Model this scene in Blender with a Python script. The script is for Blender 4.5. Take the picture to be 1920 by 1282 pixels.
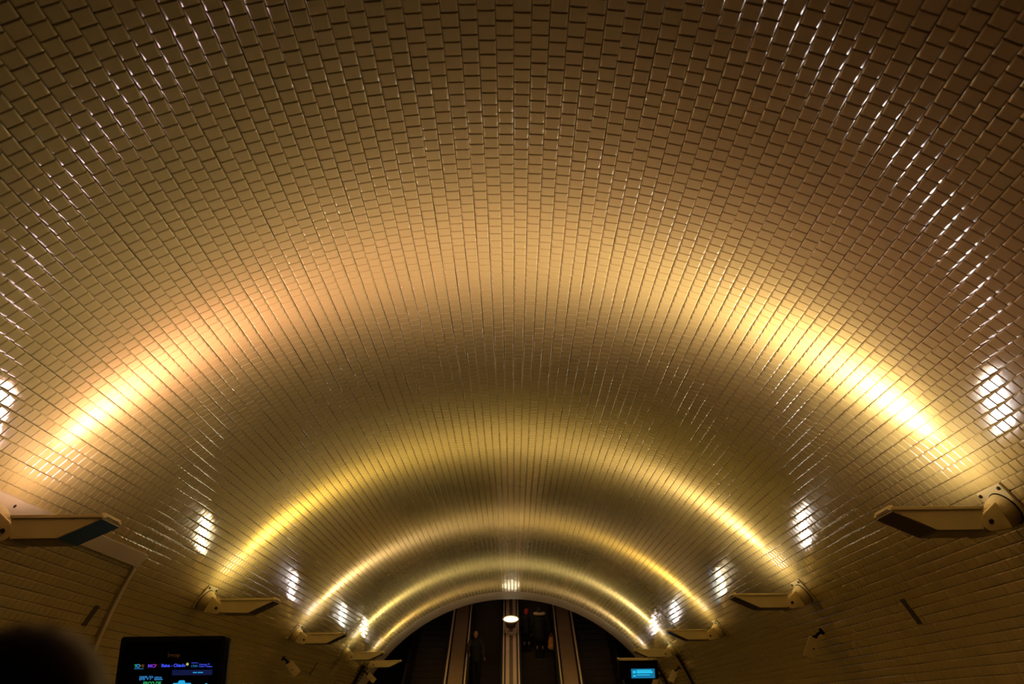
import bpy, bmesh, math, random
import numpy as np
from mathutils import Vector, Matrix, Euler

random.seed(7)
rng = np.random.default_rng(11)
S = bpy.context.scene
for o in list(bpy.data.objects):
    bpy.data.objects.remove(o)
COL = S.collection
PI = math.pi
SLOPE = math.radians(30)
TAN = math.tan(SLOPE)

# ------------------------------------------------------------------ camera, world, exposure
cd = bpy.data.cameras.new('camera')
cam = bpy.data.objects.new('camera', cd)
COL.objects.link(cam)
cam.location = (0.126, 0.0, 1.7715)
cam.rotation_euler = (Matrix.Rotation(-0.0017, 3, 'Z') @ Matrix.Rotation(PI / 2 + 0.3809, 3, 'X')
                      @ Matrix.Rotation(0.0099 * -1, 3, 'Z')).to_euler()
cd.sensor_width = 36.0
cd.lens = 1750.0 * 36.0 / 1920.0
cd.clip_start = 0.05
cd.clip_end = 200
cd.dof.use_dof = True
cd.dof.focus_distance = 11.0
cd.dof.aperture_fstop = 2.0
S.camera = cam

w = bpy.data.worlds.new('world')
S.world = w
w.use_nodes = True
w.node_tree.nodes['Background'].inputs[0].default_value = (0.5, 0.34, 0.10, 1)
w.node_tree.nodes['Background'].inputs[1].default_value = 0.002

S.view_settings.view_transform = 'Standard'
S.view_settings.look = 'None'
S.view_settings.gamma = 1.0
S.view_settings.use_curve_mapping = False
S.view_settings.exposure = 0.0

SPOT_W = 860.0      # energy of each wall washer's lamp
GLASS_E = 38.0      # brightness of each wall washer's glass

# ------------------------------------------------------------------ materials
def mat(name, color, rough=0.5, metal=0.0, spec=0.5, coat=0.0, noise=0.12, nscale=6.0, bump=0.0, bscale=40.0,
        rvar=0.0, coord='Object'):
    m = bpy.data.materials.new(name)
    m.use_nodes = True
    nt = m.node_tree
    b = nt.nodes['Principled BSDF']
    b.inputs['Roughness'].default_value = rough
    b.inputs['Metallic'].default_value = metal
    b.inputs['Specular IOR Level'].default_value = spec
    b.inputs['Coat Weight'].default_value = coat
    b.inputs['Coat Roughness'].default_value = 0.035
    tc = nt.nodes.new('ShaderNodeTexCoord')
    n = nt.nodes.new('ShaderNodeTexNoise')
    n.inputs['Scale'].default_value = nscale
    n.inputs['Detail'].default_value = 4
    nt.links.new(tc.outputs[coord], n.inputs['Vector'])
    r = nt.nodes.new('ShaderNodeMixRGB')
    c = Vector(color)
    r.inputs[1].default_value = (*(c * (1 - noise)), 1)
    r.inputs[2].default_value = (*[min(1, v * (1 + noise)) for v in c], 1)
    nt.links.new(n.outputs['Fac'], r.inputs[0])
    nt.links.new(r.outputs[0], b.inputs['Base Color'])
    if rvar:
        mr = nt.nodes.new('ShaderNodeMapRange')
        mr.inputs[1].default_value = 0.35; mr.inputs[2].default_value = 0.7
        mr.inputs[3].default_value = rough; mr.inputs[4].default_value = rough + rvar
        nt.links.new(n.outputs['Fac'], mr.inputs[0])
        nt.links.new(mr.outputs[0], b.inputs['Roughness'])
    if bump:
        n2 = nt.nodes.new('ShaderNodeTexNoise')
        n2.inputs['Scale'].default_value = bscale
        n2.inputs['Detail'].default_value = 2
        nt.links.new(tc.outputs[coord], n2.inputs['Vector'])
        bp = nt.nodes.new('ShaderNodeBump')
        bp.inputs['Strength'].default_value = 1.0
        bp.inputs['Distance'].default_value = bump
        nt.links.new(n2.outputs['Fac'], bp.inputs['Height'])
        nt.links.new(bp.outputs[0], b.inputs['Normal'])
    return m

def emis(name, color, strength):
    m = bpy.data.materials.new(name)
    m.use_nodes = True
    nt = m.node_tree
    b = nt.nodes['Principled BSDF']
    b.inputs['Base Color'].default_value = (0.02, 0.02, 0.02, 1)
    b.inputs['Roughness'].default_value = 0.3
    b.inputs['Emission Color'].default_value = (*color, 1)
    b.inputs['Emission Strength'].default_value = strength
    return m

M_tile = mat('cream_glazed_tile', (0.56, 0.41, 0.135), rough=0.085, spec=0.5, coat=0.6, noise=0.04, nscale=0.9,
             bump=0.0007, bscale=22, rvar=0.09)
M_grout = mat('tile_grout', (0.24, 0.165, 0.05), rough=0.75, noise=0.25, nscale=9)
M_trim = mat('cream_plaster', (0.66, 0.52, 0.28), rough=0.5, noise=0.1, nscale=2)
M_paint = mat('cream_lamp_paint', (0.62, 0.50, 0.22), rough=0.35, noise=0.08, nscale=9)
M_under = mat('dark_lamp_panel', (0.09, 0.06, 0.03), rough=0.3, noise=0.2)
M_blue_reflection = mat('lamp_panel_blue_reflection', (0.05, 0.17, 0.30), rough=0.3, noise=0.15)  # blue reflection painted into the nearest left lamp's underside
M_black = mat('black_plastic', (0.006, 0.006, 0.007), rough=0.8, spec=0.06, noise=0.2)
M_bolt = mat('dark_bolt', (0.03, 0.025, 0.02), rough=0.4, metal=0.6)
M_floor = mat('dark_stone_floor', (0.04, 0.032, 0.022), rough=0.3, noise=0.3, nscale=3)
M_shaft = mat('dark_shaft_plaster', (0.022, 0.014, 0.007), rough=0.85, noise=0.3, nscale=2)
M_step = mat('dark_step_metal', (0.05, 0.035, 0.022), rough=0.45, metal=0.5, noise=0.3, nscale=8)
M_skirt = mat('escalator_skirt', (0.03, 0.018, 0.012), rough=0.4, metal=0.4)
M_deck = mat('brushed_deck_metal', (0.85, 0.66, 0.52), rough=0.5, metal=0.0, noise=0.18, nscale=1.2)
M_rail = mat('bright_deck_rail', (0.90, 0.72, 0.56), rough=0.4, metal=0.1)
M_strip = mat('green_grey_channel', (0.22, 0.17, 0.09), rough=0.5, metal=0.3)
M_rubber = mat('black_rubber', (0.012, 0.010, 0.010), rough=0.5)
M_speaker = mat('beige_speaker_shell', (0.56, 0.43, 0.18), rough=0.5, noise=0.06)
M_slot = mat('dark_slot', (0.05, 0.037, 0.018), rough=0.8)
M_skin = mat('skin', (0.42, 0.24, 0.15), rough=0.5, noise=0.1)
M_skin2 = mat('skin_ruddy', (0.50, 0.22, 0.11), rough=0.5, noise=0.1)
M_hair = mat('dark_brown_hair', (0.09, 0.042, 0.016), rough=0.45, noise=0.4, nscale=30)
M_hairb = mat('black_hair', (0.02, 0.013, 0.010), rough=0.5, noise=0.4, nscale=30)
M_coatA = mat('black_coat', (0.006, 0.005, 0.005), rough=0.8)
M_coatB = mat('grey_sleeve', (0.035, 0.024, 0.016), rough=0.9)
M_coatR = mat('dark_red_coat', (0.50, 0.04, 0.025), rough=0.85)
M_fur = mat('tan_fur', (0.80, 0.55, 0.28), rough=0.95, noise=0.4, nscale=60)
M_trou = mat('dark_trousers', (0.008, 0.008, 0.010), rough=0.85)
M_shoe = mat('black_shoe', (0.015, 0.012, 0.01), rough=0.4)
M_bag = mat('orange_tan_bag', (0.90, 0.42, 0.08), rough=0.7, noise=0.2, nscale=12)
M_eye = mat('eye', (0.5, 0.48, 0.44), rough=0.15, noise=0.02)

# ------------------------------------------------------------------ helpers
def tag(o, label=None, cat=None, group=None, kind=None):
    if label: o['label'] = label
    if cat: o['category'] = cat
    if group: o['group'] = group
    if kind: o['kind'] = kind
    return o

def empty(name, loc, label=None, cat=None, group=None, rz=0.0):
    o = bpy.data.objects.new(name, None)
    o.empty_display_size = 0.2
    COL.objects.link(o)
    o.location = loc
    o.rotation_euler = (0, 0, rz)
    return tag(o, label, cat, group)

def obj(name, bm, m, parent=None, smooth=False, loc=None):
    me = bpy.data.meshes.new(name)
    bm.normal_update()
    bm.to_mesh(me)
    bm.free()
    for k in (m if isinstance(m, (list, tuple)) else [m]):
        me.materials.append(k)
    if smooth:
        me.polygons.foreach_set('use_smooth', [True] * len(me.polygons))
    o = bpy.data.objects.new(name, me)
    COL.objects.link(o)
    if parent: o.parent = parent
    if loc: o.location = loc
    return o

def box(bm, x0, x1, y0, y1, z0, z1, bev=0.0, M=None):
    r = bmesh.ops.create_cube(bm, size=1)
    vs = r['verts']
    for v in vs:
        v.co = Vector(((x0 + x1) / 2 + v.co.x * (x1 - x0), (y0 + y1) / 2 + v.co.y * (y1 - y0),
                       (z0 + z1) / 2 + v.co.z * (z1 - z0)))
        if M is not None: v.co = M @ v.co
    if bev:
        es = list({e for v in vs for e in v.link_edges})
        bmesh.ops.bevel(bm, geom=es, offset=bev, segments=2, affect='EDGES', profile=0.6)
    return vs

def cyl(bm, p0, p1, r0, r1=None, n=20, caps=True):
    if r1 is None: r1 = r0
    p0, p1 = Vector(p0), Vector(p1)
    d = p1 - p0
    q = d.to_track_quat('Z', 'Y').to_matrix()
    a, b = [], []
    for i in range(n):
        t = 2 * PI * i / n
        u = q @ Vector((math.cos(t), math.sin(t), 0))
        a.append(bm.verts.new(p0 + u * r0)); b.append(bm.verts.new(p1 + u * r1))
    for i in range(n):
        j = (i + 1) % n
        bm.faces.new((a[i], a[j], b[j], b[i]))
    if caps:
        if r0 > 1e-5: bm.faces.new(a[::-1])
        if r1 > 1e-5: bm.faces.new(b)

def tube(bm, pts, r, n=8):
    pts = [Vector(p) for p in pts]
    rings = []
    up = Vector((0.03, 0.02, 1)).normalized()
    for i, p in enumerate(pts):
        d = (pts[min(i + 1, len(pts) - 1)] - pts[max(i - 1, 0)]).normalized()
        s = d.cross(up)
        if s.length < 1e-4: s = d.cross(Vector((1, 0, 0)))
        s.normalize(); t = d.cross(s).normalized()
        rr = r[i] if isinstance(r, (list, tuple)) else r
        rings.append([bm.verts.new(p + (s * math.cos(2 * PI * k / n) + t * math.sin(2 * PI * k / n)) * rr) for k in range(n)])
    for a, b in zip(rings, rings[1:]):
        for k in range(n):
            bm.faces.new((a[k], a[(k + 1) % n], b[(k + 1) % n], b[k]))
    bm.faces.new(rings[0][::-1]); bm.faces.new(rings[-1])

def lathe(bm, prof, M, n=32):
    rings = []
    for r, z in prof:
        rings.append([bm.verts.new(M @ Vector((r * math.cos(2 * PI * k / n), r * math.sin(2 * PI * k / n), z))) for k in range(n)])
    for a, b in zip(rings, rings[1:]):
        for k in range(n):
            bm.faces.new((a[k], a[(k + 1) % n], b[(k + 1) % n], b[k]))
    return rings

def prism(bm, poly, y0, y1):
    """polygon given in x,z extruded from y0 to y1"""
    a = [bm.verts.new((x, y0, z)) for x, z in poly]
    b = [bm.verts.new((x, y1, z)) for x, z in poly]
    n = len(poly)
    bm.faces.new(a); bm.faces.new(b[::-1])
    for i in range(n):
        bm.faces.new((a[i], b[i], b[(i + 1) % n], a[(i + 1) % n]))
    bmesh.ops.recalc_face_normals(bm, faces=bm.faces[:])

# ------------------------------------------------------------------ the tiled vault
R = 5.65
NS = 163
Y0, Y1 = -3.0, 32.25
PITCH = PI / NS           # angular pitch of one strip
TL = 0.131               # tile length along the tunnel
TH = 0.0095

def build_vault():
    verts, norms, faces, mats = [], [], [], []
    # backing shell (grout)
    nseg = NS
    ys = np.array([Y0, Y1])
    for yy in ys:
        for k in range(nseg + 1):
            t = PI * k / nseg
            verts.append((R * math.cos(t), yy, R * math.sin(t)))
            norms.append((-math.cos(t), 0, -math.sin(t)))
    for k in range(nseg):
        a, b = k, k + 1
        faces.append((a, a + nseg + 1, b + nseg + 1, b)); mats.append(1)
    base = len(verts)
    norms = [norms[v] for f_ in faces for v in f_]
    V, N, F = [], [], []
    hw = R * math.tan(PITCH / 2)
    cnt = base
    for i in range(NS):
        tc = (i + 0.5) * PITCH
        rad = Vector((math.cos(tc), 0, math.sin(tc)))
        tan = Vector((-math.sin(tc), 0, math.cos(tc)))
        off = (0.5 * TL if i % 2 else 0.0) + random.uniform(-0.014, 0.014)
        ph = random.uniform(0, 6.28)
        nrow = int((Y1 - Y0) / TL)
        for j in range(nrow):
            yc = Y0 + off + (j + 0.5) * TL
            if yc + TL / 2 > Y1: continue
            wob = 0.0016 * math.sin(1.1 * yc + 0.35 * i) + 0.0012 * math.sin(2.9 * yc + ph) + random.uniform(-0.0006, 0.0006)
            c = rad * (R - 0.0005) + tan * wob + Vector((0, yc + random.uniform(-0.0008, 0.0008), 0))
            tx = random.gauss(0, 0.0055); ty = random.gauss(0, 0.0045)
            n = (-rad + tan * tx + Vector((0, ty, 0))).normalized()
            s = (tan - n * tan.dot(n)).normalized()
            l = s.cross(n)
            if l.y < 0: l = -l
            h = TH + random.uniform(-0.0007, 0.0007)
            a, b = hw - 0.0016, TL / 2 - 0.0024
            c0 = c + rad * 0.002
            for (hs, hl, hh, ks, kl) in ((a, b, 0.0, 1.6, 1.6), (a - 0.001, b - 0.001, h * 0.40, 0.68, 0.95),
                                         (a - 0.0125, b - 0.0070, h * 0.97, 0.27, 0.50), (a - 0.0145, b - 0.0090, h, 0.0, 0.0)):
                for sx, sy in ((-1, -1), (1, -1), (1, 1), (-1, 1)):
                    hs2 = hs + (0.0050 if sy < 0 else -0.0025) * (hs < a - 0.005)
                    p = c0 + s * (sx * hs2) + l * (sy * hl) + n * (hh + 0.002)
                    V.append(p[:])
                    N.append((s * sx * ks, l * sy * kl, n))
            q = cnt
            NN = N[-16:]
            del N[-16:]
            for r in range(3):
                for m_ in range(4):
                    m2 = (m_ + 1) % 4
                    idx = (r * 4 + m_, r * 4 + m2, r * 4 + 4 + m2, r * 4 + 4 + m_)
                    F.append(tuple(q + t for t in idx))
                    for t in idx:   # sides 0 and 2 run along the strip's short edges, 1 and 3 along its long edges
                        ns_, nl_, n_ = NN[t]
                        bias = l * (0.09 if (m_ % 2 and r < 3 and t < 12) else 0.0)
                        N.append(((n_ + bias + (nl_ if m_ % 2 == 0 else ns_) + (ns_ if m_ % 2 == 0 else nl_) * 0.04).normalized())[:])
            F.append((q + 12, q + 13, q + 14, q + 15))
            for t in range(4): N.append(n[:])
            cnt += 16
    verts += V; norms += N; faces += F; mats += [0] * len(F)
    me = bpy.data.meshes.new('ceiling')
    nv, nf = len(verts), len(faces)
    me.vertices.add(nv)
    me.vertices.foreach_set('co', np.array(verts, dtype=np.float32).ravel())
    me.loops.add(nf * 4)
    me.loops.foreach_set('vertex_index', np.array(faces, dtype=np.int32).ravel())
    me.polygons.add(nf)
    me.polygons.foreach_set('loop_start', np.arange(0, nf * 4, 4, dtype=np.int32))
    me.polygons.foreach_set('loop_total', np.full(nf, 4, dtype=np.int32))
    me.materials.append(M_tile); me.materials.append(M_grout)
    me.polygons.foreach_set('material_index', np.array(mats, dtype=np.int32))
    me.polygons.foreach_set('use_smooth', np.ones(nf, dtype=bool))
    me.update(calc_edges=True)
    me.normals_split_custom_set(norms)
    o = bpy.data.objects.new('ceiling', me)
    COL.objects.link(o)
    tag(o, 'barrel vault clad in cream glazed brick tiles', kind='structure')
build_vault()

# end rim of the vault
def arch_band(bm, prof, n=120, t0=0.0, t1=PI):
    rings = []
    for r, y in prof:
        rings.append([bm.verts.new((r * math.cos(t0 + (t1 - t0) * k / n), y, r * math.sin(t0 + (t1 - t0) * k / n))) for k in range(n + 1)])
    m = len(rings)
    for i in range(m):
        a, b = rings[i], rings[(i + 1) % m]
        for k in range(n):
            bm.faces.new((a[k], a[k + 1], b[k + 1], b[k]))
bm = bmesh.new()
arch_band(bm, [(5.95, 32.20), (5.638, 32.20), (5.634, 32.30), (5.622, 33.40), (5.635, 33.45), (5.95, 33.45)])
for v in bm.verts: v.co.z -= 0.09 * max(0, (v.co.y - 32.2) / 1.25)
bmesh.ops.recalc_face_normals(bm, faces=bm.faces[:])
tag(obj('trim_1', bm, M_trim), 'plain cream rim closing the far end of the tiled vault', kind='structure')

# floor of the hall
bm = bmesh.new(); box(bm, -5.9, 5.9, -3.0, 29.1, -0.2, 0.0)
tag(obj('floor', bm, M_floor), kind='structure')

# the sloping escalator shaft beyond the rim
def shaft_part(name, prof, cap):
    bm = bmesh.new()
    ra, rb = [], []
    for (ring, y) in ((ra, 33.2), (rb, 52.0)):
        dz = (y - 33.2) * TAN
        for x, z in prof: ring.append(bm.verts.new((x, y, z + dz)))
    for k in range(len(ra) - 1):
        bm.faces.new((ra[k], ra[k + 1], rb[k + 1], rb[k]))
    if cap: bm.faces.new(rb)
    return bm
arc = lambda a0, a1, n: [(5.8 * math.cos(math.radians(a0 + (a1 - a0) * k / n)), 5.8 * math.sin(math.radians(a0 + (a1 - a0) * k / n))) for k in range(n + 1)]
M_shaft_top = mat('pale_bounce_plaster', (0.45, 0.33, 0.22), rough=0.8, noise=0.1, nscale=2)  # hidden ceiling made paler than the shaft walls to bounce light onto decks
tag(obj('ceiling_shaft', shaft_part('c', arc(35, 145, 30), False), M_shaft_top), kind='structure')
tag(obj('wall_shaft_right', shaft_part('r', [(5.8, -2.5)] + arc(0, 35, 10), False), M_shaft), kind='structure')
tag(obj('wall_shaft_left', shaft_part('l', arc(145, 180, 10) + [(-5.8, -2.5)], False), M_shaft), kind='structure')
bm = bmesh.new()
box(bm, -5.8, 5.8, 52.0, 52.1, 8.0, 17.5)
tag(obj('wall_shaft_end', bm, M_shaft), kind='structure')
bm = bmesh.new()
a = [bm.verts.new(p) for p in ((-5.6, 29.1, -0.25), (5.6, 29.1, -0.25), (5.6, 52, -0.25 + 22.9 * TAN), (-5.6, 52, -0.25 + 22.9 * TAN))]
bm.faces.new(a)
b = [bm.verts.new(v.co + Vector((0, 0, -0.3))) for v in a]
bm.faces.new(b[::-1])
for k in range(4): bm.faces.new((a[k], b[k], b[(k + 1) % 4], a[(k + 1) % 4]))
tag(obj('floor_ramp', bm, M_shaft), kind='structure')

# ------------------------------------------------------------------ wall-washer lamps
LAMP_Y = [7.95 + 6.118 * k for k in range(4)] + [30.45]
COLS = {
    ('R', 0): (1.0, 0.86, 0.80), ('L', 0): (1.0, 0.58, 0.68),
    ('R', 1): (1.0, 0.84, 0.70), ('L', 1): (1.0, 0.79, 0.30),
    ('R', 2): (1.0, 0.76, 0.32), ('L', 2): (1.0, 0.84, 0.90),
    ('R', 3): (1.0, 0.94, 0.88), ('L', 3): (1.0, 0.93, 0.70),
    ('R', 4): (1.0, 0.86, 0.92), ('L', 4): (1.0, 0.78, 0.46),
}
POW = {('R', 0): 1.25, ('L', 0): 0.88, ('R', 1): 0.9, ('L', 1): 0.8, ('R', 2): 0.8, ('L', 2): 0.85,
       ('R', 3): 0.95, ('L', 3): 0.8, ('R', 4): 0.65, ('L', 4): 0.6}
ORD = ['nearest', 'second', 'third', 'fourth', 'farthest']
LOOK = {
    ('R', 0): 'cream angular wall lamp jutting from right wall, largest and nearest, under the pale yellow band',
    ('L', 0): 'cream angular wall lamp with blue reflection painted on its slanted underside, cut off by left photo edge',
    ('R', 1): 'cream wall lamp, second from the front on the right wall, above a boxy loudspeaker',
    ('L', 1): 'cream wall lamp above the black information screen, second from the front on left wall',
    ('R', 2): 'cream wall lamp on the right wall at the foot of the orange amber light band',
    ('L', 2): 'cream wall lamp, third from the front on left wall, above a tilted beige loudspeaker',
    ('R', 3): 'small cream wall lamp on right wall just above the black box with cyan screen',
    ('L', 3): 'small cream wall lamp, next to last on the left wall by the vault end',
    ('R', 4): 'farthest right wall lamp, mostly hidden behind the black box with cyan screen',
    ('L', 4): 'farthest left wall lamp, its tip standing out against the dark escalator opening',
}
# geometry of the right-hand lamp, x,z at its true place; local origin at the mount on the wall
def make_lamp(side, k):
    s = 1 if side == 'R' else -1
    y = LAMP_Y[k]
    root = empty('wall_lamp', (s * 4.36, y + 0.19, 3.30), LOOK[(side, k)], 'wall lamp', 'wall lamps lighting the vault')
    def P(x, z): return (s * (x - 4.36), z - 3.30)
    def Pt(x, yy, z): return Vector((s * (x - 4.36), yy, z - 3.30))
    # housing: parallelogram with a slanted end
    bm = bmesh.new()
    prism(bm, [P(4.135, 3.200), P(3.735, 3.200), P(3.372, 3.365), P(3.382, 3.382), P(4.150, 3.382)], -0.19, 0.19)
    bmesh.ops.bevel(bm, geom=bm.edges[:], offset=0.004, segments=2, affect='EDGES')
    h = obj('housing', bm, M_paint, root)
    # lid rim around the glass, tip bar raised to block low light
    bm = bmesh.new()
    def bar(x0, x1, y0, y1, top=3.403, low=3.381):
        a, b = sorted((s * (x0 - 4.36), s * (x1 - 4.36)))
        box(bm, a, b, y0, y1, low - 3.30, top - 3.30, 0.003)
    bar(3.362, 4.158, -0.202, -0.172, 3.403, 3.374); bar(3.362, 4.158, 0.172, 0.198); bar(3.362, 3.392, -0.172, 0.172, 3.422); bar(3.82, 4.158, -0.172, 0.172)
    obj('lid_frame', bm, M_paint, root)
    # slanted underside panel
    bm = bmesh.new()
    e = Vector((s * (3.372 - 3.735), 0, 0.165)).normalized()
    nrm = Vector((-s * 0.165, 0, -0.363)).normalized() * 0.004
    c0 = Pt(3.731, 0, 3.202); c1 = Pt(3.376, 0, 3.363)
    q = [c0 + Vector((0, -0.185, 0)) + nrm, c1 + Vector((0, -0.185, 0)) + nrm, c1 + Vector((0, 0.185, 0)) + nrm, c0 + Vector((0, 0.185, 0)) + nrm]
    q2 = [v - nrm * 1.6 for v in q]
    a = [bm.verts.new(v) for v in q]; b = [bm.verts.new(v) for v in q2]
    bm.faces.new(a); bm.faces.new(b[::-1])
    for i in range(4): bm.faces.new((a[i], b[i], b[(i + 1) % 4], a[(i + 1) % 4]))
    bmesh.ops.recalc_face_normals(bm, faces=bm.faces[:])
    u = obj('underside_panel', bm, M_blue_reflection if (side, k) == ('L', 0) else M_under, root)
    u['label'] = 'slanted underside with painted blue reflection' if (side, k) == ('L', 0) else 'dark slanted underside'
    bm = bmesh.new()
    a_, b_ = sorted((s * (3.745 - 4.36), s * (4.12 - 4.36)))
    box(bm, a_, b_, -0.175, 0.175, 3.196 - 3.30, 3.202 - 3.30)
    obj('bottom_panel', bm, M_under, root)
    # narrow slot in the tip
    bm = bmesh.new()
    a_, b_ = sorted((s * (3.356 - 4.36), s * (3.366 - 4.36)))
    box(bm, a_, b_, -0.13, 0.13, 3.386 - 3.30, 3.394 - 3.30)
    obj('tip_slot', bm, M_bolt, root)
    # glowing glass
    c = COLS[(side, k)]
    bm = bmesh.new()
    a_, b_ = sorted((s * (3.392 - 4.36), s * (3.82 - 4.36)))
    box(bm, a_, b_, -0.172, 0.172, 3.358 - 3.30, 3.384 - 3.30)
    cw = tuple(0.35 + 0.65 * v for v in c)
    obj('glass', bm, emis('lamp_glass_glow', cw, GLASS_E), root)
    # pivot, yoke, flange, plate
    bm = bmesh.new()
    cyl(bm, Pt(4.2, -0.198, 3.265), Pt(4.2, 0.198, 3.265), 0.078, n=28)
    bmesh.ops.bevel(bm, geom=[e for e in bm.edges if len(e.link_faces) == 2 and e.calc_face_angle(0) > 1], offset=0.008, segments=2, affect='EDGES')
    pv = obj('pivot', bm, M_paint, root, smooth=False)
    bm = bmesh.new()
    cyl(bm, Pt(4.2, -0.206, 3.268), Pt(4.2, -0.17, 3.268), 0.021, n=14)
    obj('bolt', bm, M_bolt, pv)
    th = math.radians(37.5)
    rad = Vector((s * math.cos(th), 0, math.sin(th)))
    RW = R - 0.008
    wp = Vector((s * (RW * math.cos(th) - 4.36), 0, RW * math.sin(th) - 3.30))
    d = (wp - rad * 0.17) - Pt(4.2, 0, 3.265)
    ax = d.normalized(); cr = Vector((0, 1, 0)).cross(ax).normalized()
    for yy in (-0.135, 0.135):
        bm = bmesh.new()
        o0 = Pt(4.2, yy, 3.265)
        prof = []
        for (t, wd) in ((-0.05, 0.055), (0.0, 0.084), (0.35, 0.098), (1.0, 0.125)):
            pc = o0 + ax * (t * d.length)
            prof.append([pc + Vector((0, 0.03 * sy, 0)) + cr * (wd * sw) for (sy, sw) in ((-1, -1), (1, -1), (1, 1), (-1, 1))])
        rings = [[bm.verts.new(v) for v in r] for r in prof]
        for ra_, rb_ in zip(rings, rings[1:]):
            for i in range(4): bm.faces.new((ra_[i], ra_[(i + 1) % 4], rb_[(i + 1) % 4], rb_[i]))
        bm.faces.new(rings[0][::-1]); bm.faces.new(rings[-1])
        bmesh.ops.recalc_face_normals(bm, faces=bm.faces[:])
        bmesh.ops.bevel(bm, geom=bm.edges[:], offset=0.005, segments=2, affect='EDGES')
        obj('yoke_arm', bm, M_paint, root)
    bm = bmesh.new()
    q = rad.to_track_quat('Z', 'Y').to_matrix().to_4x4()
    lathe(bm, [(0.001, -0.165), (0.11, -0.16), (0.135, -0.145), (0.148, -0.11), (0.155, -0.07), (0.158, -0.035), (0.150, -0.03), (0.001, -0.03)],
          Matrix.Translation(wp) @ q, 36)
    bmesh.ops.recalc_face_normals(bm, faces=bm.faces[:])
    fl = obj('flange', bm, M_paint, root, smooth=False)
    bm = bmesh.new()
    lathe(bm, [(0.001, -0.036), (0.166, -0.036), (0.166, -0.02), (0.001, -0.02)], Matrix.Translation(wp) @ q, 36)
    obj('gasket', bm, M_black, fl)
    bm = bmesh.new()
    tv = Vector((-rad.z * s, 0, rad.x * s)) if s > 0 else Vector((rad.z, 0, -rad.x))
    tv = Vector((0, 1, 0)).cross(rad)
    Mp = Matrix.Translation(wp - rad * 0.018) @ Matrix((
        (tv.x, 0, rad.x, 0), (tv.y, 1, rad.y, 0), (tv.z, 0, rad.z, 0), (0, 0, 0, 1)))
    up = 1 if tv.z > 0 else -1
    box(bm, min(-0.17 * up, 0.22 * up), max(-0.17 * up, 0.22 * up), -0.21, 0.21, -0.01, 0.012, 0.003, Mp)
    bmesh.ops.recalc_face_normals(bm, faces=bm.faces[:])
    pl = obj('mounting_plate', bm, M_paint, root)
    for yy in (-0.165, 0.165):
        bm = bmesh.new()
        p = Mp @ Vector((0.185 * up, yy, -0.012))
        cyl(bm, p, p - rad * 0.014, 0.017, n=10)
        obj('bolt', bm, M_bolt, pl)
    # the lamp inside, a slit beam across the vault
    L = bpy.data.lights.new('lamp_bulb', 'SPOT')
    L.energy = SPOT_W * POW[(side, k)]
    L.color = c
    L.spot_size = math.radians(166)
    L.spot_blend = 1.0
    L.shadow_soft_size = 0.022
    lo = bpy.data.objects.new('lamp_bulb', L)
    COL.objects.link(lo)
    lo.parent = root
    lo.location = Pt(3.66, 0.0, 3.408)
    el = math.radians(38)
    dr = Vector((-s * math.cos(el), 0, math.sin(el)))
    dr = (dr + Vector((0, -0.16, 0))).normalized()
    zax = -dr
    yax = (Vector((0, 1, 0)) - zax * zax.y).normalized()
    xax = yax.cross(zax)
    lo.rotation_euler = Matrix((xax, yax, zax)).transposed().to_euler()
    lo.scale = (1.0, 0.19, 1.0)
    return root
for k in range(5):
    for side in ('L', 'R'):
        make_lamp(side, k)

# ------------------------------------------------------------------ beige loudspeakers on the walls
def make_speaker(side, y, z, label, yaw, tilt, cable_len):
    s = 1 if side == 'R' else -1
    th = math.asin(z / R)
    wx = R * math.cos(th)
    root = empty('wall_loudspeaker', (s * wx, y, z), label, 'loudspeaker', 'boxy loudspeakers under the wall lamps')
    bm = bmesh.new()
    rad = Vector((s * math.cos(th), 0, math.sin(th)))
    tube(bm, [-rad * 0.008, -rad * 0.10, -rad * 0.14 + Vector((0, -0.02, -0.02))], 0.022, 8)
    cyl(bm, -rad * 0.005, -rad * 0.03, 0.055, n=16)
    cyl(bm, -rad * 0.14 + Vector((-0.01, -0.02, -0.02)), -rad * 0.14 + Vector((0.05 * -s, -0.06, -0.04)), 0.032, n=12)
    bmesh.ops.recalc_face_normals(bm, faces=bm.faces[:])
    obj('bracket', bm, M_black, root)
    bm = bmesh.new()
    Mx = Matrix.Translation(-rad * 0.17 + Vector((0, -0.05, -0.02))) @ Euler((0.12, s * tilt, -s * yaw)).to_matrix().to_4x4()
    box(bm, -0.085, 0.085, -0.10, 0.10, -0.30, 0.0, 0.006, Mx)
    sh = obj('shell', bm, M_speaker, root)
    bm = bmesh.new()
    box(bm, -0.075, 0.075, -0.09, 0.09, -0.306, -0.298, 0.0, Mx)
    obj('grille', bm, M_under, sh)
    bm = bmesh.new()
    box(bm, -0.012 + s * 0.05, 0.012 + s * 0.05, -0.108, -0.099, -0.17, 0.0, 0.0, Mx)
    obj('side_bracket', bm, M_speaker, sh)
    bm = bmesh.new()
    p = Mx @ Vector((s * 0.03, -0.1, -0.15)); q = Mx @ Vector((s * 0.03, -0.112, -0.15))
    cyl(bm, p, q, 0.014, n=10)
    obj('bolt', bm, M_bolt, sh)
    return root
make_speaker('R', 14.82, 2.93, 'boxy beige loudspeaker on the right wall, nearest and largest of the loudspeakers', 0.25, 0.42, 0.3)
make_speaker('L', 21.0, 2.97, 'beige loudspeaker tilted on left wall to the right of the black information screen', 0.25, 0.75, 0.3)
make_speaker('R', 27.7, 3.00, 'small beige loudspeaker on the right wall, beside the black box with cyan screen', 0.25, 0.5, 0.3)
make_speaker('R', 31.6, 2.93, 'tiny beige loudspeaker at the bottom photo edge, below the black box with cyan screen', 0.25, 0.5, 0.3)
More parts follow.
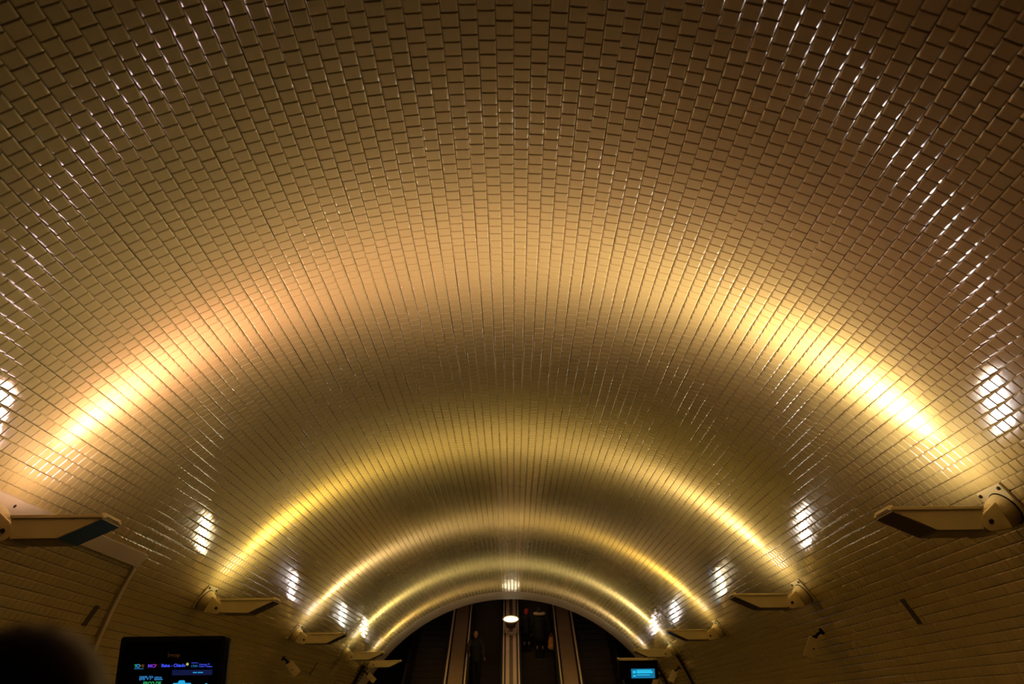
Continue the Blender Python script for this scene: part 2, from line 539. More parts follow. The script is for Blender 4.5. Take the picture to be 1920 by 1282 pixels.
make_speaker('L', 31.7, 3.16, 'tiny beige loudspeaker on left wall under the farthest left lamp', 0.25, 0.85, 0.3)

# ------------------------------------------------------------------ slots, cover and conduit on the walls
def wall_patch(name, side, th0, th1, y0, y1, h0, h1, m, label, cat, skew=0.0, n=6):
    """curved plate on the vault; th in degrees above the floor line on that side; skew shifts y from th0 to th1"""
    s = 1 if side == 'R' else -1
    bm = bmesh.new()
    lay = []
    for k in range(n + 1):
        t = math.radians(th0 + (th1 - th0) * k / n)
        sk = skew * k / n
        row = [bm.verts.new((s * (R - h) * math.cos(t), y + sk, (R - h) * math.sin(t))) for (h, y) in ((h0, y0), (h1, y0), (h1, y1), (h0, y1))]
        lay.append(row)
    for a, b in zip(lay, lay[1:]):
        for i in range(4): bm.faces.new((a[i], a[(i + 1) % 4], b[(i + 1) % 4], b[i]))
    bm.faces.new(lay[0]); bm.faces.new(lay[-1][::-1])
    bmesh.ops.recalc_face_normals(bm, faces=bm.faces[:])
    o = obj(name, bm, m)
    return tag(o, label, cat)
wall_patch('wall_slot', 'R', 29.0, 32.4, 11.42, 11.54, 0.009, 0.0150, M_slot,
           'narrow dark slot in the tiles below the nearest right wall lamp', 'slot')
wall_patch('wall_slot', 'L', 29.2, 32.7, 24.40, 24.54, 0.009, 0.0150, M_slot,
           'narrow dark slot in left wall tiles, right of the tilted beige loudspeaker', 'slot')
wall_patch('wall_slot', 'L', 29.7, 32.4, 11.29, 11.41, 0.009, 0.0150, M_slot,
           'faint dark slot in left wall tiles beside the thin conduit', 'slot')
o = wall_patch('trim_2', 'L', 24.0, 38.1, 12.10, 12.19, 0.010, 0.045, M_trim,
           'thin cream conduit running down the left wall tiles near the dark-haired head', None, skew=-0.72, n=14)
tag(o, kind='structure')
o = wall_patch('trim_3', 'L', 38.3, 40.1, 6.5, 11.46, 0.010, 0.045, M_trim,
           'long smooth cream cover strip along left wall behind the nearest left lamp', None)
tag(o, kind='structure')

# ------------------------------------------------------------------ escalators beyond the rim
FOOT = 29.1
def ramp_z(y, h=0.0): return (y - FOOT) * TAN + h
YA, YB = 29.4, 46.0          # extent of decks and balustrades

def sloped_box(bm, x0, x1, h0, h1, y0=YA, y1=YB):
    a = []
    for y in (y0, y1):
        for (x, h) in ((x0, h0), (x1, h0), (x1, h1), (x0, h1)):
            a.append(bm.verts.new((x, y, ramp_z(y, h))))
    bm.faces.new(a[:4]); bm.faces.new(a[4:][::-1])
    for i in range(4): bm.faces.new((a[i], a[4 + i], a[4 + (i + 1) % 4], a[(i + 1) % 4]))
    bmesh.ops.recalc_face_normals(bm, faces=bm.faces[:])

def make_step(width):
    bm = bmesh.new()
    box(bm, -width / 2, width / 2, 0, 0.41, -0.03, 0.0)
    box(bm, -width / 2, width / 2, 0.0, 0.02, -0.232, -0.03)
    n_ = int(width / 0.045)
    for i in range(n_):
        x = -width / 2 + (i + 0.5) * width / n_
        box(bm, x - 0.011, x + 0.011, 0.0, 0.40, 0.0, 0.010)
        box(bm, x - 0.011, x + 0.011, -0.008, 0.0, -0.225, 0.0)
    me = bpy.data.meshes.new('step'); bm.normal_update(); bm.to_mesh(me); bm.free(); me.materials.append(M_step)
    return me

def make_escalator(xa, xb, label, step_me=None):
    xc = (xa + xb) / 2
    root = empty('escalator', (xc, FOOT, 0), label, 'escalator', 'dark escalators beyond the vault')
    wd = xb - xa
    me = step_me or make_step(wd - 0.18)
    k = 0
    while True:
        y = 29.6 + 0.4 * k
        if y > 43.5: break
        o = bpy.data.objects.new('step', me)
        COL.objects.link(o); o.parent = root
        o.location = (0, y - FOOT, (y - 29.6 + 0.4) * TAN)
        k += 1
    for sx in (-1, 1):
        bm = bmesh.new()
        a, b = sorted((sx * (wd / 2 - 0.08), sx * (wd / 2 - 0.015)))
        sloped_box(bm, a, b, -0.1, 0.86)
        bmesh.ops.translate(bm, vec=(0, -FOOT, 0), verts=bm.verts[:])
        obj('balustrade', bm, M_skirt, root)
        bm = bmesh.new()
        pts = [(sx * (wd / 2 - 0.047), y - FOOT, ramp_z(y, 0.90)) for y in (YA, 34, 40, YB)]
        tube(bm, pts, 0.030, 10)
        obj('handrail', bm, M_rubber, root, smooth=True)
    return root, me

def make_divider(xa, xb, label, channel=True, split=34.3, outer=0):
    xc = (xa + xb) / 2
    wd = xb - xa
    root = empty('escalator_divider', (xc, FOOT, 0), label, 'divider', 'long metal decks between the escalators')
    def part(name, x0, x1, h0, h1, m, y0=YA, y1=YB):
        bm = bmesh.new()
        sloped_box(bm, x0, x1, h0, h1, y0, y1)
        bmesh.ops.translate(bm, vec=(0, -FOOT, 0), verts=bm.verts[:])
        return obj(name, bm, m, root)
    part('base', -wd / 2 + 0.03, wd / 2 - 0.03, -0.2, 0.80, M_skirt)
    w2 = wd / 2
    for sx in (-1, 1):
        a, b = sorted((sx * (w2 - 0.0), sx * (w2 - 0.045)))
        y1 = YB
        part('side_rail', a, b, 0.70, 0.925, M_rail)
    if channel:
        y = YA
        while y < YB - 0.1:
            y2 = min(y + 2.55, YB)
            for sx in (-1, 1):
                a, b = sorted((sx * 0.062, sx * (w2 - 0.10)))
                part('deck_panel', a, b, 0.78, 0.845, M_deck, y + 0.012, y2)
            y = y2
        part('channel', -0.055, 0.055, 0.78, 0.83, M_strip)
    else:
        y = YA
        while y < YB - 0.1:
            y2 = min(y + 2.55, YB)
            part('deck_panel', -w2 + 0.11, w2 - 0.11, 0.78, 0.845, M_deck2, y + 0.012, y2)
            y = y2
    return root

M_deck2 = mat('dull_deck_metal', (0.34, 0.23, 0.15), rough=0.55, metal=0.2, noise=0.2, nscale=1.5)
e1, stepme = make_escalator(-1.46, -0.24, 'dark escalator left of the centre divider, with the person leaning on its handrail')
e2, st2 = make_escalator(0.33, 1.66, 'dark escalator right of the centre divider, with the person holding the orange bag')
e3, st3 = make_escalator(-3.55, -2.15, 'outermost left escalator, dark and empty, half behind the vault rim')
e4, st4 = make_escalator(2.36, 3.76, 'outermost right escalator, dark and empty, behind the cyan screen', st3)
make_divider(-0.24, 0.33, 'pinkish metal centre divider between the escalators carrying the round white lamp')
make_divider(-2.15, -1.46, 'brown metal deck on the left of the two middle escalators', channel=False)
make_divider(1.66, 2.36, 'brown metal deck on the right of the two middle escalators', channel=False)

# round uplight standing on the centre divider, square to the slope
up = empty('round_uplight', (0.045, 35.55, ramp_z(35.55, 0.845)), 'round white glowing uplight in a yoke on the centre escalator divider', 'uplight')
nz = Vector((0, -math.sin(SLOPE), math.cos(SLOPE)))
tz = Vector((0, math.cos(SLOPE), math.sin(SLOPE)))
Mu = Matrix(((1, tz.x, nz.x, 0), (0, tz.y, nz.y, 0), (0, tz.z, nz.z, 0), (0, 0, 0, 1)))
bm = bmesh.new()
lathe(bm, [(0.001, 0.22), (0.12, 0.22), (0.17, 0.25), (0.19, 0.36), (0.25, 0.46), (0.285, 0.52), (0.275, 0.53), (0.001, 0.50)], Mu, 36)
bmesh.ops.recalc_face_normals(bm, faces=bm.faces[:])
ub = obj('lamp_bowl', bm, M_under, up, smooth=True)
bm = bmesh.new()
lathe(bm, [(0.262, 0.51), (0.305, 0.515), (0.31, 0.55), (0.29, 0.565), (0.268, 0.555), (0.262, 0.51)], Mu, 40)
bmesh.ops.recalc_face_normals(bm, faces=bm.faces[:])
obj('rim', bm, mat('yellow_rim', (0.85, 0.68, 0.30), rough=0.35), ub, smooth=True)
bm = bmesh.new()
lathe(bm, [(0.0012, 0.552), (0.15, 0.548), (0.262, 0.535), (0.262, 0.515), (0.0012, 0.515)], Mu, 40)
bmesh.ops.recalc_face_normals(bm, faces=bm.faces[:])
obj('glowing_disc', bm, emis('uplight_glow', (1.0, 0.88, 0.60), 2.2), up, smooth=True)
bm = bmesh.new()
for sx in (-1, 1):
    box(bm, sx * 0.20 - 0.016, sx * 0.20 + 0.016, -0.03, 0.03, 0.04, 0.36, 0.004, Mu)
box(bm, -0.216, 0.216, -0.03, 0.03, 0.02, 0.06, 0.004, Mu)
box(bm, -0.06, 0.06, -0.16, 0.10, 0.0, 0.03, 0.004, Mu)
obj('yoke', bm, M_rail, up)

L = bpy.data.lights.new('uplight_bulb', 'SPOT')
L.energy = 260; L.color = (1.0, 0.80, 0.62); L.spot_size = math.radians(78); L.spot_blend = 0.8; L.shadow_soft_size = 0.2
lo = bpy.data.objects.new('uplight_bulb', L)
COL.objects.link(lo); lo.parent = up
lo.location = nz * 0.60
lo.rotation_euler = nz.to_track_quat('-Z', 'Y').to_euler()

# ------------------------------------------------------------------ information totem and hanging monitor
def text_mesh(body, size, x, z, m, parent, name='lettering', depth=-0.0, align='LEFT', sx=1.0, bold=0.0):
    cu = bpy.data.curves.new('t', 'FONT')
    cu.body = body; cu.size = size * 0.88; cu.align_x = align; cu.offset = bold; cu.extrude = 0.0012
    t = bpy.data.objects.new('t', cu)
    COL.objects.link(t)
    dg = bpy.context.evaluated_depsgraph_get()
    me = bpy.data.meshes.new_from_object(t.evaluated_get(dg))
    bpy.data.objects.remove(t); bpy.data.curves.remove(cu)
    me.name = name
    me.transform(Matrix.Translation((x, depth, z)) @ Matrix.Rotation(PI / 2, 4, 'X') @ Matrix.Diagonal((sx, 1, 1, 1)))
    me.materials.clear(); me.materials.append(m)
    o = bpy.data.objects.new(name, me)
    COL.objects.link(o); o.parent = parent
    return o

def rbox(bm, x0, x1, y0, y1, z0, z1, r, n=6):
    pts = []
    for (cx_, cz_, a0) in ((x1 - r, z1 - r, 0), (x0 + r, z1 - r, 90), (x0 + r, z0 + r, 180), (x1 - r, z0 + r, 270)):
        for k in range(n + 1):
            a = math.radians(a0 + 90 * k / n)
            pts.append((cx_ + r * math.cos(a), cz_ + r * math.sin(a)))
    prism(bm, pts, y0, y1)

tot = empty('information_screen', (-2.995, 9.0, 0), 'black standing screen with blue and cyan text, in front of left wall', 'screen')
X = lambda px: -3.489 + (px - 228) / 196.0 * 0.966 + 2.995   # local x measured across the face
Z = lambda px: 2.482 - (px - 1193) * 0.00466                   # height on the face
bm = bmesh.new(); rbox(bm, X(228), X(424), 0.0, 0.17, 0.08, 2.482, 0.03)
case = obj('casing', bm, M_black, tot)
bm = bmesh.new(); box(bm, X(236), X(416), -0.004, 0.002, 0.3, 2.44)
obj('front_glass', bm, mat('dark_glass', (0.002, 0.002, 0.003), rough=0.2, spec=0.12), tot)
bm = bmesh.new(); box(bm, X(250), X(402), 0.04, 0.16, 0.0, 0.09, 0.01)
obj('foot', bm, M_black, tot)
bm = bmesh.new(); box(bm, X(427), X(428), 0.06, 0.11, 0.1, 2.44)
obj('side_seam', bm, M_bolt, tot)
X = lambda px: -3.337 + (px - 252) * 0.004872 + 2.995        # across the screen
E_blue = emis('screen_blue', (0.06, 0.10, 1.0), 0.85)
E_purple = emis('screen_purple', (0.22, 0.06, 0.95), 0.6)
E_red = emis('screen_red', (0.6, 0.03, 0.12), 0.4)
E_cyan = emis('screen_cyan', (0.02, 0.45, 0.85), 0.85)
E_cyan2 = emis('screen_cyan_dim', (0.04, 0.30, 0.75), 0.6)
E_green = emis('screen_green', (0.03, 0.55, 0.16), 0.6)
E_dkblue = emis('screen_dark_blue', (0.008, 0.02, 0.13), 0.35)
E_orange = emis('screen_orange', (0.35, 0.16, 0.04), 0.35)
E_yel = emis('screen_yellow', (0.50, 0.50, 0.16), 0.8)
M_logo = mat('brown_logo', (0.30, 0.18, 0.08), rough=0.4)
d = -0.0055
def bar(x0, x1, z0, z1, m, name='screen_bar', dd=0.0):
    bm = bmesh.new(); box(bm, X(x0), X(x1), d - dd - 0.001, d - dd + 0.0012, Z(z1), Z(z0))
    return obj(name, bm, m, tot)
text_mesh('mop', 0.052, X(315.2), Z(1231.5), M_logo, tot, 'logo', d, sx=1.25)
bar(313.8, 314.4, 1224, 1232.5, M_logo, 'logo_bar')
text_mesh('T', 0.045, X(252.8), Z(1251), E_green, tot, 'lettering', d, bold=0.001)
text_mesh('O', 0.047, X(256.5), Z(1251), E_cyan2, tot, 'lettering', d, bold=0.002)
text_mesh('MI', 0.045, X(263.0), Z(1251), E_orange, tot, 'lettering', d, bold=0.0)
bar(253.5, 270.5, 1252.8, 1253.8, E_cyan2)
text_mesh('MO', 0.045, X(278), Z(1251), E_purple, tot, 'lettering', d, bold=0.001, sx=1.15)
text_mesh('P', 0.045, X(290.5), Z(1251), E_red, tot, 'lettering', d, bold=0.001, sx=1.1)
bar(300.5, 301.1, 1243, 1251, E_dkblue)
text_mesh('Baixa - Chiado', 0.042, X(303.5), Z(1250.3), E_blue, tot, 'lettering', d, bold=0.0009, sx=1.0)
bm = bmesh.new(); cyl(bm, (X(352), d - 0.001, Z(1245.6)), (X(352), d + 0.001, Z(1245.6)), 0.0125, n=20)
obj('screen_dot', bm, E_yel, tot)
bar(359, 371.5, 1243.0, 1243.9, E_blue)
text_mesh('17:01', 0.034, X(358.6), Z(1251.4), E_cyan2, tot, 'lettering', d)
text_mesh('Domingo', 0.022, X(374), Z(1247.6), E_blue, tot, 'lettering', d)
text_mesh('Lisboa 14', 0.022, X(374), Z(1251.2), E_blue, tot, 'lettering', d)
text_mesh('15', 0.024, X(389.5), Z(1247.6), E_blue, tot, 'lettering', d)
bar(389.5, 398.5, 1249.8, 1251.2, E_blue)
bar(325, 400, 1256, 1266, E_dkblue, 'screen_panel')
bar(364, 371.5, 1260.3, 1262.0, E_cyan, dd=0.002)
bar(373.3, 382.8, 1260.3, 1262.0, E_cyan, dd=0.002)
text_mesh('ONDE', 0.026, X(265), Z(1270.3), E_cyan2, tot, 'lettering', d, bold=0.001)
text_mesh('GPTS', 0.026, X(265), Z(1274.3), E_cyan2, tot, 'lettering', d, bold=0.001)
text_mesh('VP', 0.060, X(277.4), Z(1274.3), E_cyan2, tot, 'lettering', d, bold=0.0, sx=1.1)
text_mesh('LISBOA', 0.024, X(293.2), Z(1271.4), E_cyan2, tot, 'lettering', d, bold=0.001)
bar(293.4, 308.8, 1272.4, 1274.4, E_cyan2)
text_mesh('ERCO DE', 0.052, X(273.5), Z(1284), E_green, tot, 'lettering', d, bold=0.0015, sx=0.85)
bar(269, 272, 1281, 1284, E_red)
bm = bmesh.new(); rbox(bm, X(329), X(363), d - 0.001, d + 0.0012, Z(1300), Z(1280.2), 0.01)
rbox(bm, X(338.5), X(351.5), d - 0.001, d + 0.0012, Z(1290), Z(1275.2), 0.018)
obj('cloud_symbol', bm, E_cyan, tot)
bm = bmesh.new(); cyl(bm, (X(391), d - 0.001, Z(1284)), (X(391), d + 0.001, Z(1284)), 0.014, n=16)
obj('screen_dot', bm, E_cyan, tot)
# lower picture of the advert, below the photo's edge
bar(262, 310, 1305, 1420, E_dkblue, 'screen_panel'); bar(329, 398, 1310, 1420, E_dkblue, 'screen_panel')

mon = empty('departure_monitor', (3.17, 24.0, 2.79), 'black box with glowing cyan screen near the right wall, before the escalators', 'monitor')
bm = bmesh.new(); rbox(bm, -0.48, 0.47, 0.0, 0.28, -0.22, 0.21, 0.02)
obj('casing', bm, M_black, mon)
bm = bmesh.new(); box(bm, -0.19, 0.38, -0.006, 0.001, -0.20, 0.015)
scr = obj('screen', bm, emis('cyan_screen', (0.005, 0.20, 0.40), 0.8), mon)
E_c3 = emis('cyan_text', (0.02, 0.62, 0.95), 0.95)
for (x0, x1, z0, z1) in ((-0.06, 0.33, -0.085, -0.045), (-0.06, 0.30, -0.035, -0.012), (-0.06, 0.26, -0.135, -0.118)):
    bm = bmesh.new(); box(bm, x0, x1, -0.009, -0.005, z0, z1)
    obj('text_line', bm, E_c3, scr)
bm = bmesh.new(); rbox(bm, -0.15, -0.085, -0.009, -0.005, -0.09, -0.03, 0.012)
obj('symbol', bm, E_c3, scr)
bm = bmesh.new(); box(bm, -0.15, -0.085, -0.009, -0.005, -0.165, -0.13)
obj('symbol', bm, E_c3, scr)
bm = bmesh.new()
box(bm, -0.30, -0.22, 0.10, 0.18, -2.79, -0.21, 0.01)
box(bm, -0.46, -0.06, 0.0, 0.28, -2.79, -2.76, 0.005)
obj('post', bm, M_black, mon)

# black tubes modelling the shadow lines cast below the far lamps
def wall_shadow_line(side, y, z0, z1, label, r=0.022, dy=0.0):
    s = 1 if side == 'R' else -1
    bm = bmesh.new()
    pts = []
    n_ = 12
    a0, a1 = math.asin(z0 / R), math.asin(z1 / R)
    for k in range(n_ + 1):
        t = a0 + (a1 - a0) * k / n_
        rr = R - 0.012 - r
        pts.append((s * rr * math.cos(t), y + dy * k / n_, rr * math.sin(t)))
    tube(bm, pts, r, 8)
    tag(obj('shadow_line', bm, M_rubber, smooth=True), label, 'shadow_line', 'modelled shadow lines below the far wall lamps')
wall_shadow_line('R', 26.75, 3.33, 2.0, 'modelled shadow line down right wall below the lamp by the cyan screen', 0.03, 0.5)
wall_shadow_line('R', 30.9, 3.33, 2.0, 'modelled shadow line down the right wall at the vault end, behind the cyan screen box', 0.03, 0.5)
wall_shadow_line('L', 30.9, 3.33, 2.0, 'modelled shadow line down left wall below the farthest left lamp', 0.04, 0.5)

# ------------------------------------------------------------------ people
class Blob:
    """closed primitives fused into one continuous skin by voxel remeshing"""
    def __init__(self): self.bm = bmesh.new()
    def ell(self, c, r, rot=None):
        M_ = Matrix.Translation(c) @ (rot.to_matrix().to_4x4() if rot else Matrix.Identity(4)) @ Matrix.Diagonal((*r, 1))
        bmesh.ops.create_uvsphere(self.bm, u_segments=20, v_segments=14, radius=1, matrix=M_)
    def cap(self, p0, p1, r0, r1):
        cyl(self.bm, p0, p1, r0, r1, 16)
        for p, r in ((p0, r0), (p1, r1)): self.ell(p, (r, r, r))
    def chain(self, pts, rs):
        for i in range(len(pts) - 1): self.cap(Vector(pts[i]), Vector(pts[i + 1]), rs[i], rs[i + 1])
    def build(self, name, m, parent, voxel=0.009, smooth=4):
        me = bpy.data.meshes.new('tmp')
        bmesh.ops.recalc_face_normals(self.bm, faces=self.bm.faces[:])
        self.bm.to_mesh(me); self.bm.free()
        t = bpy.data.objects.new('tmp', me); COL.objects.link(t)
        r = t.modifiers.new('r', 'REMESH'); r.mode = 'VOXEL'; r.voxel_size = voxel; r.use_smooth_shade = True
        s_ = t.modifiers.new('s', 'SMOOTH'); s_.factor = 0.5; s_.iterations = smooth
        dg = bpy.context.evaluated_depsgraph_get()
        me2 = bpy.data.meshes.new_from_object(t.evaluated_get(dg))
        bpy.data.objects.remove(t); bpy.data.meshes.remove(me)
        me2.name = name
        me2.polygons.foreach_set('use_smooth', [True] * len(me2.polygons))
        me2.materials.clear(); me2.materials.append(m)
        o = bpy.data.objects.new(name, me2); COL.objects.link(o); o.parent = parent
        return o

def head_shapes(b, H_, tilt=Vector((0, 0, 0))):
    b.ell(H_ + Vector((0, 0.012, 0.035)), (0.076, 0.096, 0.088))
    b.ell(H_ + Vector((0, -0.020, -0.03)), (0.060, 0.068, 0.085))
    b.ell(H_ + Vector((0, -0.055, -0.085)), (0.032, 0.026, 0.022))           # chin
    b.cap(H_ + Vector((0, -0.088, 0.022)), H_ + Vector((0, -0.110, -0.018)), 0.008, 0.013)   # nose
    for sx in (-1, 1):
        b.ell(H_ + Vector((sx * 0.012, -0.100, -0.020)), (0.008, 0.009, 0.007))
        b.ell(H_ + Vector((sx * 0.031, -0.076, 0.028)), (0.020, 0.014, 0.007))                # brow
        b.ell(H_ + Vector((sx * 0.036, -0.062, -0.018)), (0.022, 0.020, 0.016))               # cheek
        b.ell(H_ + Vector((sx * 0.077, 0.012, -0.002)), (0.007, 0.018, 0.030))                # ear
    b.ell(H_ + Vector((0, -0.084, -0.050)), (0.021, 0.011, 0.006))
    b.ell(H_ + Vector((0, -0.083, -0.058)), (0.018, 0.011, 0.006))

def hand_shapes(b, wrist, direc, side, curl=0.5):
    """palm, four fingers and a thumb leaving the side of the palm"""
    dv = Vector(direc).normalized()
    fwd = Vector((0, -1, 0)) if abs(dv.y) < 0.8 else Vector((0, 0, 1))
    across = (fwd - dv * fwd.dot(dv)).normalized()          # knuckle line
    palmn = across.cross(dv) * side                          # towards the body
    w0 = Vector(wrist)
    for k in range(4):
        kn = w0 + dv * 0.085 + across * (0.030 - 0.020 * k)
        b.cap(w0 + dv * 0.01 + across * (0.014 - 0.009 * k), kn, 0.014, 0.011)
        L_ = (0.068, 0.076, 0.070, 0.055)[k]
        p = kn; a = curl * 0.5
        for seg, f_ in enumerate((0.45, 0.30, 0.25)):
            q = p + (dv * math.cos(a) + palmn * math.sin(a)) * (L_ * f_)
            b.cap(p, q, 0.0092 - seg * 0.0008, 0.0086 - seg * 0.0008)
            p = q; a += curl
    t0 = w0 + dv * 0.028 + across * 0.022
    t1 = t0 + (dv * 0.6 + across * 0.7 + palmn * 0.3).normalized() * 0.042
    t2 = t1 + (dv * 0.85 + across * 0.25 + palmn * 0.4).normalized() * 0.034
    b.cap(t0, t1, 0.014, 0.011); b.cap(t1, t2, 0.0105, 0.009)

def make_person(loc, rz, label, arms, scale=1.0, skin=None, coat=None, sleeve=None, hair='short', hairm=None,
                voxel=0.010, hood=False, coat_len=0.62, bulky=1.0):
    root = empty('person', loc, label, 'person', None, rz)
    root.scale = (scale,) * 3
    b = Blob()
    b.ell(Vector((0, 0, 0.97)), (0.155, 0.105, 0.13))
    b.ell(Vector((0, 0, 1.12)), (0.135, 0.095, 0.15))
    b.ell(Vector((0, 0, 1.30)), (0.165, 0.110, 0.17))
    b.cap(Vector((-0.13, 0.01, 1.42)), Vector((0.13, 0.01, 1.42)), 0.055, 0.055)
    b.cap(Vector((0, 0.015, 1.42)), Vector((0, 0.0, 1.57)), 0.062, 0.050)
    HC = Vector((0, -0.012, 1.645))
    head_shapes(b, HC)
    for sx in (-1, 1):
        b.chain([(sx * 0.085, 0, 0.92), (sx * 0.095, -0.015, 0.50), (sx * 0.10, 0.015, 0.09)], [0.088, 0.056, 0.038])
        b.ell(Vector((sx * 0.097, 0.02, 0.36)), (0.048, 0.055, 0.11))
        b.chain([(sx * 0.10, 0.03, 0.045), (sx * 0.112, -0.15, 0.035)], [0.036, 0.032])
    for sx in (-1, 1):
        el, wr = arms[sx]
        b.chain([(sx * 0.175, 0.01, 1.415), el, wr], [0.055, 0.042, 0.028])
        hand_shapes(b, wr, (Vector(wr) - Vector(el)), sx, 0.75)
    body = b.build('body', skin or M_skin, root, voxel * 0.62, 3)
    for sx in (-1, 1):
        bm = bmesh.new()
        bmesh.ops.create_uvsphere(bm, u_segments=14, v_segments=10, radius=0.012, matrix=Matrix.Translation(HC + Vector((sx * 0.031, -0.078, 0.012))))
        obj('eye', bm, M_eye, body, smooth=True)
    # trousers
    b = Blob()
    for sx in (-1, 1):
        b.chain([(sx * 0.085, 0, 0.92), (sx * 0.095, -0.012, 0.50), (sx * 0.10, 0.015, 0.10)], [0.102, 0.074, 0.060])
    b.ell(Vector((0, 0, 0.97)), (0.168, 0.118, 0.12))
    b.build('trousers', M_trou, root, voxel)
    for sx in (-1, 1):
        b = Blob()
        b.chain([(sx * 0.10, 0.035, 0.055), (sx * 0.106, -0.06, 0.05), (sx * 0.114, -0.165, 0.040)], [0.050, 0.048, 0.040])
        b.build('shoe', M_shoe, root, voxel)
    # coat with sleeves
    b = Blob()
    k = bulky
    b.ell(Vector((0, 0, 1.29)), (0.188 * k, 0.135 * k, 0.20))
    b.ell(Vector((0, 0, 1.08)), (0.172 * k, 0.128 * k, 0.22))
    b.cap(Vector((-0.135 * k, 0.01, 1.415)), Vector((0.135 * k, 0.01, 1.415)), 0.072, 0.072)
    b.cap(Vector((0, 0.01, 1.12)), Vector((0, 0.005, 0.62 + coat_len * 0.3)), 0.150 * k, 0.175 * k)
    b.cap(Vector((0, 0.015, 1.42)), Vector((0, 0.005, 1.52)), 0.082, 0.068)
    b.build('coat', coat, root, voxel, 5)
    for sx in (-1, 1):
        el, wr = arms[sx]
        b = Blob()
        b.chain([(sx * 0.175 * k, 0.01, 1.410), el, Vector(wr) * 0.98 + Vector(el) * 0.02], [0.075, 0.062, 0.046])
        b.build('sleeve', sleeve or coat, root, voxel, 4)
    if hood:
        b = Blob()
        pts = []
        for t in range(13):
            a = -0.5 * PI + (t - 6) / 6 * 2.5
            pts.append((0.175 * math.cos(a + PI / 2 * 0) * 1.0, -0.115 * math.sin(a) + 0.02, 1.535 - 0.03 * math.cos((t - 6) / 6 * 2.5)))
        b.chain(pts, [0.042] * 13)
        hd = b.build('hood_fur', M_fur, root, voxel, 2)
        me = hd.data
        for v in me.vertices:
            v.co += v.normal * random.uniform(-0.006, 0.014)
    # hair
    if hair == 'short':
        b = Blob()
        b.ell(HC + Vector((0, 0.030, 0.048)), (0.083, 0.090, 0.085))
        b.ell(HC + Vector((0, 0.060, -0.010)), (0.070, 0.048, 0.075))
        b.build('hair', hairm or M_hairb, root, voxel * 0.7, 2)
    return root, HC

# left escalator: facing us, right arm (photo left) on the handrail
yf = 34.0
kstep = round((34.0 - 29.6) / 0.4)
def step_top(y):
    k = math.floor((y - 29.6) / 0.4)
    return 29.6 + 0.4 * k + 0.2, (0.4 * k + 0.4) * TAN + 0.012
y1, z1 = step_top(34.35)
p1, _ = make_person((-1.19, y1, z1), 0.25, 'ruddy-faced person in a dark coat leaning on the left escalator handrail',
    {-1: ((-0.30, -0.05, 1.17), (-0.27, -0.20, 0.99)), 1: ((0.27, 0.05, 1.14), (0.28, -0.06, 0.90))},
    scale=1.0, skin=M_skin2, coat=M_coatA, sleeve=M_coatB, hair='none')
y2, z2 = step_top(35.6)
p2, _ = make_person((1.10, y2, z2), PI, 'bulky person in black coat with tan fur collar, seen from behind on the right escalator',
    {-1: ((-0.34, 0.02, 1.15), (-0.40, -0.02, 0.90)), 1: ((0.29, 0.02, 1.14), (0.29, -0.08, 0.90))},
    scale=1.02, coat=M_coatA, hair='short', hood=True, bulky=1.35, coat_len=0.3)
y3, z3 = step_top(36.05)
p3, _ = make_person((0.62, y3, z3), PI, 'person with red hood, topmost on the right escalator just under the vault rim',
    {-1: ((-0.20, 0.02, 1.14), (-0.19, -0.10, 0.90)), 1: ((0.20, 0.02, 1.14), (0.19, -0.10, 0.90))},
    scale=0.88, coat=M_coatA, hair='none')
b = Blob()
b.ell(Vector((0, 0.0, 1.68)), (0.095, 0.105, 0.10)); b.ell(Vector((0, 0.035, 1.60)), (0.085, 0.085, 0.10))
b.build('red_hood', M_coatR, p3, 0.010, 3)

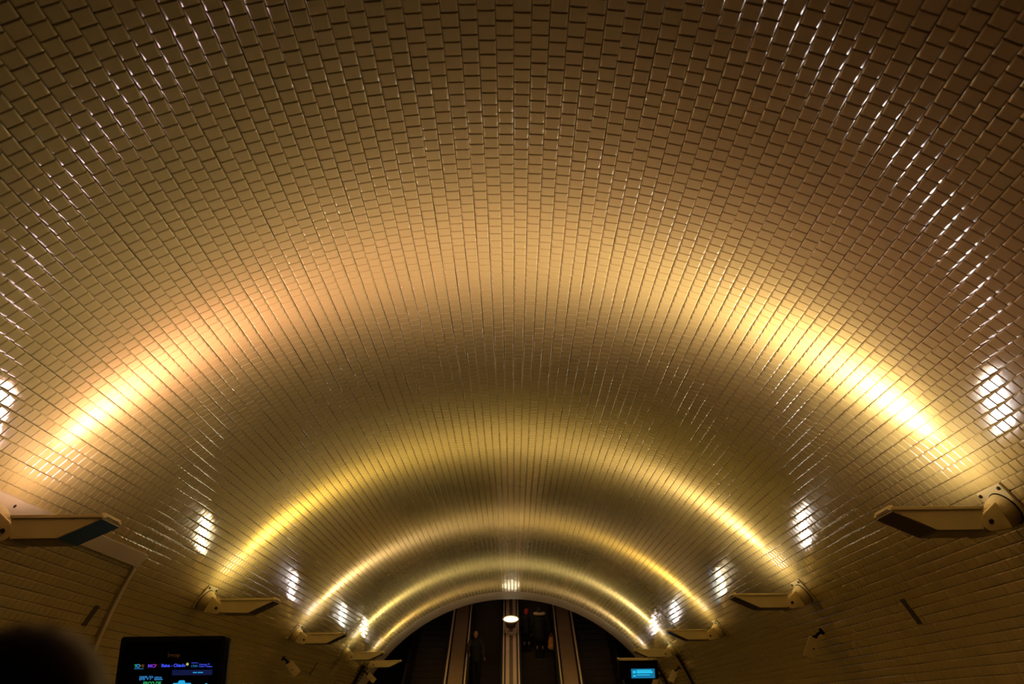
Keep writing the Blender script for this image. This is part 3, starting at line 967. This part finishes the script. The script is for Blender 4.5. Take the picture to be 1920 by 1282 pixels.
# orange bag in the hand of the bulky person
hx, hy, hz = 1.08 + 0.40 * 1.02, y2 + 0.02, z2 + 0.90 * 1.02 - 0.10
bag = empty('handbag', (hx + 0.03, hy, hz), 'orange tan bag hanging from the hand of the person in fur collar', 'bag')
b = Blob()
b.ell(Vector((0, 0, -0.26)), (0.125, 0.06, 0.14))
b.ell(Vector((0.01, 0, -0.42)), (0.150, 0.075, 0.12))
b.ell(Vector((-0.02, 0, -0.14)), (0.085, 0.05, 0.08))
b.build('bag_body', M_bag, bag, 0.010, 5)
for yy in (-0.025, 0.025):
    bm = bmesh.new()
    tube(bm, [(-0.07, yy, -0.12), (-0.045, yy * 0.6, -0.02), (0, yy * 0.2, 0.012), (0.045, yy * 0.6, -0.02), (0.06, yy, -0.12)], 0.008, 8)
    obj('bag_strap', bm, M_bag, bag, smooth=True)

# near person, seen from behind at the bottom left, out of focus
pn, HC = make_person((-0.435, 1.16, 0.0), PI, 'dark-haired person out of focus at the bottom left corner, seen from behind',
    {-1: ((-0.25, 0.02, 1.14), (-0.27, -0.06, 0.90)), 1: ((0.25, 0.02, 1.14), (0.27, -0.06, 0.90))},
    scale=1.055, coat=M_coatA, hair='none', voxel=0.011)
b = Blob()
b.ell(HC + Vector((0, 0.030, 0.045)), (0.092, 0.098, 0.088))
b.ell(HC + Vector((0.045, 0.045, -0.02)), (0.065, 0.070, 0.11)); b.ell(HC + Vector((-0.045, 0.045, -0.02)), (0.065, 0.070, 0.11))
b.ell(HC + Vector((0, 0.075, -0.10)), (0.095, 0.045, 0.15))
b.ell(HC + Vector((-0.02, 0.02, 0.095)), (0.045, 0.05, 0.035))
hr = b.build('hair', M_hair, pn, 0.006, 4)
bm = bmesh.new()
for i in range(420):
    a = random.uniform(0, 2 * PI); r0 = math.sqrt(random.random())
    st = HC + Vector((0.080 * r0 * math.cos(a), 0.030 + 0.088 * r0 * math.sin(a), 0.045 + 0.088 * math.sqrt(max(0, 1 - r0 * r0)) + 0.002))
    if st.y < HC.y - 0.03: continue
    out = Vector((st.x - HC.x, st.y - HC.y - 0.02, 0))
    out = out.normalized() if out.length > 1e-4 else Vector((0, 1, 0))
    pts = [st]
    rr = 0.098 + random.uniform(-0.004, 0.012)
    for q in range(1, 7):
        f_ = q / 6
        zt = st.z - f_ * random.uniform(0.20, 0.24)
        rad_ = max(out.length * rr * (0.55 + 0.5 * f_), Vector((st.x - HC.x, st.y - HC.y - 0.03, 0)).length)
        pts.append(Vector((HC.x + out.x * rad_ * 0.98 + random.uniform(-0.004, 0.004), HC.y + 0.03 + out.y * rad_ + random.uniform(-0.004, 0.004), zt)))
    tube(bm, pts, 0.0016, 4)
obj('hair_strands', bm, M_hair, hr, smooth=True)
